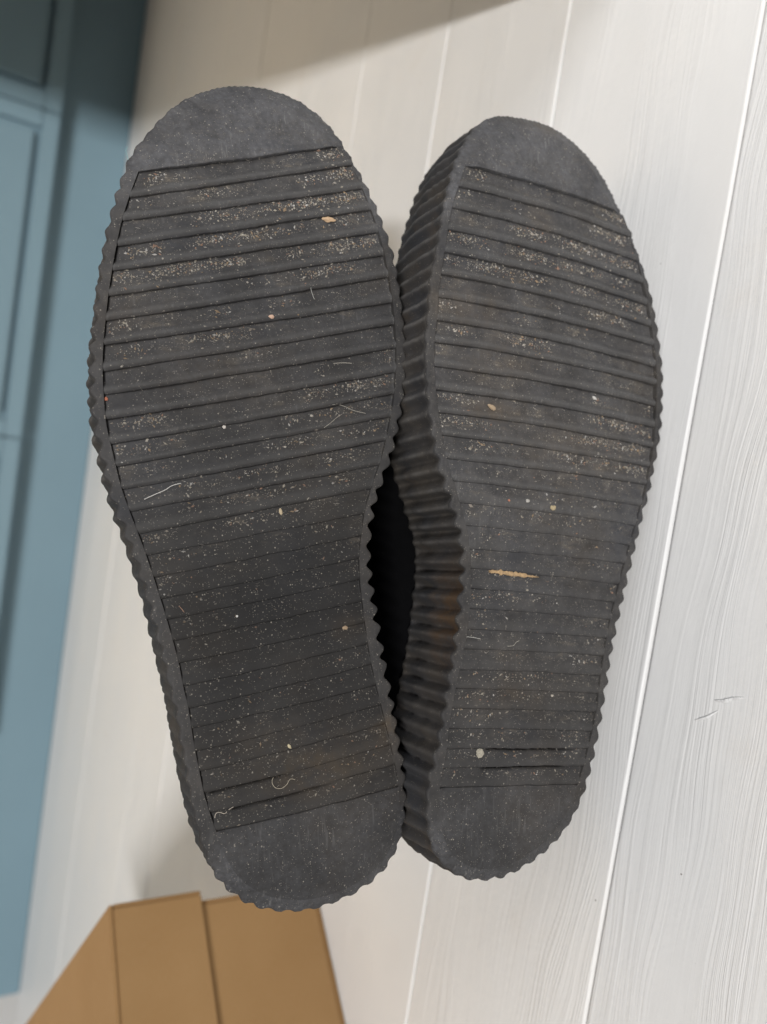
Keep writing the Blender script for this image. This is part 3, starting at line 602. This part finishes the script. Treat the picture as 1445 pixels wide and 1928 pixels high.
def on_sole(s, p, lift=0.):
    q = s.px(p); best = None
    for g in s.cells:
        d = ((g[..., :2]-q)**2).sum(-1); k = d.argmin()
        if best is None or d.flat[k] < best[0]: best = (d.flat[k], g.reshape(-1, 3)[k, 2])
    w = best[1] if best[0] < 4e-6 else s.lift(q[None], [0.])[0, 2]
    return np.array([q[0], q[1], max(w, s.bend(*q)-.0013)+lift])
def placed(o, s, P):
    """move a thing's origin to its own base on the sole"""
    me = o.data; c = Vector(P)
    for v in me.vertices: v.co -= c
    o.matrix_world = s.M @ Matrix.Translation(c); return o
def crumb(s, p, size, tint, label, el=(1, .8, .5), name='crumb', ang=0, cat='crumb'):
    P = on_sole(s, p); bm = bmesh.new(); bmesh.ops.create_icosphere(bm, subdivisions=3, radius=1)
    T = []
    for v in bm.verts:
        c = v.co.copy(); k = 1+.28*NZ(np.array([c.x*1.9+p[0]]), np.array([c.y*1.9+c.z*1.3+p[1]]))[0]+.16*NZ(np.array([c.x*5+p[1]]), np.array([c.y*5+c.z*4]))[0]
        c = Vector((c.x*el[0], c.y*el[1], c.z*el[2]))*k*size; v.co = Matrix.Rotation(ang, 3, 'Z') @ c+Vector((0, 0, size*el[2]*.45))
    me = bpy.data.meshes.new(name); bm.to_mesh(me); bm.free()
    at = me.attributes.new('tint', 'FLOAT_COLOR', 'POINT'); at.data.foreach_set('color', np.tile([*tint, 1], len(me.vertices)).astype(np.float32))
    me.polygons.foreach_set('use_smooth', [False]*len(me.polygons))
    o = link(name, me, GRIT); o.matrix_world = s.M @ Matrix.Translation(Vector(P)); return tag(o, label, cat)
crumb(left, (620, 411), .0012, (.62, .42, .25), 'pale tan wood chip in an upper groove of the left sole', (2.0, .7, .4), 'wood_chip', -.05, 'wood chip')
crumb(left, (201, 750), .0006, (.50, .16, .09), 'tiny brick red crumb at the left rim of the left sole', (1, 1, .8))
crumb(left, (512, 596), .0008, (.66, .44, .32), 'small peach coloured crumb above the middle of the left sole', (1.1, .8, .6))
crumb(left, (529, 963), .0008, (.50, .40, .26), 'small beige flake in the waist of the left sole', (.7, 1.2, .3), 'flake', .2, 'flake')
crumb(left, (447, 1160), .00042, (.66, .65, .62), 'tiny white speck low on the left sole', (1, .8, .8), 'crumb', .4)
crumb(left, (545, 1405), .0008, (.58, .50, .32), 'small straw yellow flake near the heel of the left sole', (1.2, .5, .3), 'flake', -1.0, 'flake')
crumb(left, (423, 803), .0006, (.60, .55, .50), 'tiny pale grey crumb left of centre of the left sole', (.9, 1, .6))
crumb(left, (650, 1182), .0009, (.34, .24, .15), 'small brown soil crumb at the right rim of the left sole', (1.1, .8, .4))
crumb(right, (905, 1418), .00145, (.40, .37, .30), 'pale grey grit lump near the heel of the right sole', (1, 1, .5), 'grit_lump', .3, 'grit lump')
crumb(right, (1041, 956), .0011, (.46, .37, .22), 'mustard coloured crumb in the waist of the right sole', (1.2, .8, .5))
crumb(right, (994, 943), .0008, (.50, .48, .44), 'small light grey crumb in the waist of the right sole', (1, .8, .5))
crumb(right, (1123, 748), .0009, (.62, .60, .56), 'small white crumb right of centre of the right sole', (1.2, .7, .5), 'crumb', -.3)
crumb(right, (959, 942), .0005, (.55, .22, .13), 'tiny brick red crumb in the waist of the right sole', (1, .8, .7))
crumb(right, (930, 766), .0011, (.42, .31, .20), 'brown crumb of soil in a groove of the right sole', (1.6, .7, .4), 'crumb', -.5)
crumb(right, (1040, 1310), .0005, (.5, .45, .38), 'tiny beige speck low on the right sole', (1, .8, .6))
# long tan sliver lying in a groove
def splinter():
    pts = [(922, 1076), (940, 1077), (960, 1080), (980, 1082), (1000, 1085), (1018, 1087)]
    Q = np.array([on_sole(right, p, .0001) for p in pts]); t = np.linspace(0, 5, 46); P = np.stack([np.interp(t, range(6), Q[:, k]) for k in range(3)], 1)
    V = []; T = []
    for i, p in enumerate(P):
        f = i/45; wd = .00075*(math.sin(math.pi*min(1, f*1.0+.04))**.35)*(1 if f < .62 else 1-.55*(f-.62)/.38)*(1+.35*rng.uniform(-1, 1))
        for j in range(8):
            g = j/8*2*math.pi; V.append(p+np.array([0, math.cos(g)*wd*(1+.2*rng.uniform(-1, 1)), .00025+math.sin(g)*.00035*(1+.4*rng.uniform(-1, 1))])); m = rng.uniform(.65, 1.1); T.append((.52*m, .34*m, .17*m, 1))
    o = link('splinter', mesh('splinter', V, grid_faces(46, 8, 0, True), False, {'tint': T}), GRIT)
    tag(placed(o, right, Q[0]), 'long tan splinter of wood in a groove of the right sole', 'splinter')
splinter()
FIB = NT('lint_fibre_mat'); FIB.l(FIB.attr('tint').outputs['Color'], FIB.b.inputs['Base Color']); FIB.b.inputs['Roughness'].default_value = .6
def tube(P, r, tint):
    V = []; m = len(P)
    for i in range(m):
        d = P[min(i+1, m-1)]-P[max(i-1, 0)]; d = d/(np.linalg.norm(d)+1e-12); e1 = np.cross(d, [0, 0, 1.]); e1 /= np.linalg.norm(e1)+1e-9; e2 = np.cross(d, e1); rr = r*(1 if 0 < i < m-1 else .4)
        for j in range(5): g = j/5*6.283; V.append(P[i]+rr*(e1*math.cos(g)+e2*math.sin(g)))
    return V, grid_faces(m, 5, 0, True)
def fibre(s, pts, r, tint, label, cat='fibre', lift=.0003):
    Q = catmull([on_sole(s, p, lift+r) for p in pts])[:-12]; 
    Q[:, 2] = np.maximum(Q[:, 2], np.convolve(np.pad(Q[:, 2], 6, 'edge'), np.ones(13)/13, 'valid'))
    V, Fc = tube(Q, r, tint); o = link('fibre', mesh('fibre', V, Fc, True, {'tint': [(*tint, 1)]*len(V)}), FIB.m)
    return tag(placed(o, s, Q[0]), label, cat)
fibre(left, [(272, 940), (294, 930), (312, 922), (325, 914), (342, 910)], .00011, (.62, .60, .56), 'pale curved fibre in a groove left of centre of the left sole')
fibre(left, [(627, 762), (640, 761), (652, 765), (668, 772), (690, 778)], .00007, (.45, .42, .36), 'long thin curled hair right of centre of the left sole')
fibre(left, [(611, 805), (622, 797), (634, 787), (643, 780)], .00007, (.42, .38, .32), 'short straight hair right of centre of the left sole')
fibre(left, [(586, 541), (589, 549), (594, 562)], .00008, (.45, .45, .42), 'short grey hair standing in an upper groove of the left sole')
fibre(left, [(517, 1465), (513, 1474), (519, 1483), (530, 1484), (540, 1477), (547, 1467), (556, 1468)], .00007, (.50, .44, .34), 'looped blond hair near the heel of the left sole')
fibre(left, [(406, 1541), (408, 1532), (414, 1530), (424, 1532), (432, 1526), (440, 1519)], .00009, (.55, .48, .40), 'crooked pale fibre across the heel crack of the left sole')
fibre(left, [(630, 683), (650, 682), (665, 683)], .00008, (.46, .42, .36), 'short tan hair in a groove at the middle of the left sole')
fibre(left, [(337, 1141), (342, 1146), (347, 1153)], .00007, (.42, .25, .17), 'short red brown hair low on the left sole')
fibre(right, [(876, 1199), (890, 1200), (905, 1203)], .00008, (.55, .54, .50), 'short white hair at the rim in the waist of the right sole')
fibre(right, [(955, 1216), (966, 1215), (972, 1209), (978, 1206)], .00007, (.45, .42, .36), 'short curled hair in the lower half of the right sole')
fibre(left, [(242, 302), (239, 292), (237, 284), (241, 277)], .00007, (.25, .5, .52), 'tiny teal thread end at the upper left edge of the left sole')

# loose lint and hairs too many to count, on both soles
def lint(s, count, label):
    V = []; Fc = []; T = []
    for _ in range(count):
        i = rng.integers(0, len(s.cells)); g = s.cells[i]; k = rng.integers(2, 8); c = rng.integers(3, 93); p = g[k, c]; a = rng.uniform(0, 6.28); L = rng.uniform(.0005, .0018); cur = rng.normal(0, 1.2)
        q = []
        for t in np.linspace(0, 1, 6): q.append(p+np.array([math.cos(a+cur*t)*L*t, math.sin(a+cur*t)*L*t*.6, .00025+.0002*math.sin(t*3)]))
        v, f = tube(np.array(q), rng.uniform(.00003, .00006), None); off = len(V); V += v; Fc += [tuple(x+off for x in y) for y in f]; m = rng.uniform(.2, .55)*(1-.75*float(shade_tone_at(s, p[None])[0])); T += [(m, m*.9, m*.78, 1)]*len(v)
    o = link('lint', mesh('lint', V, Fc, True, {'tint': T}), FIB.m); o.matrix_world = s.M; tag(o, label, 'lint', kind='stuff')
lint(left, 320, 'fine loose lint scattered over the left sole'); lint(right, 280, 'fine loose lint scattered over the right sole')
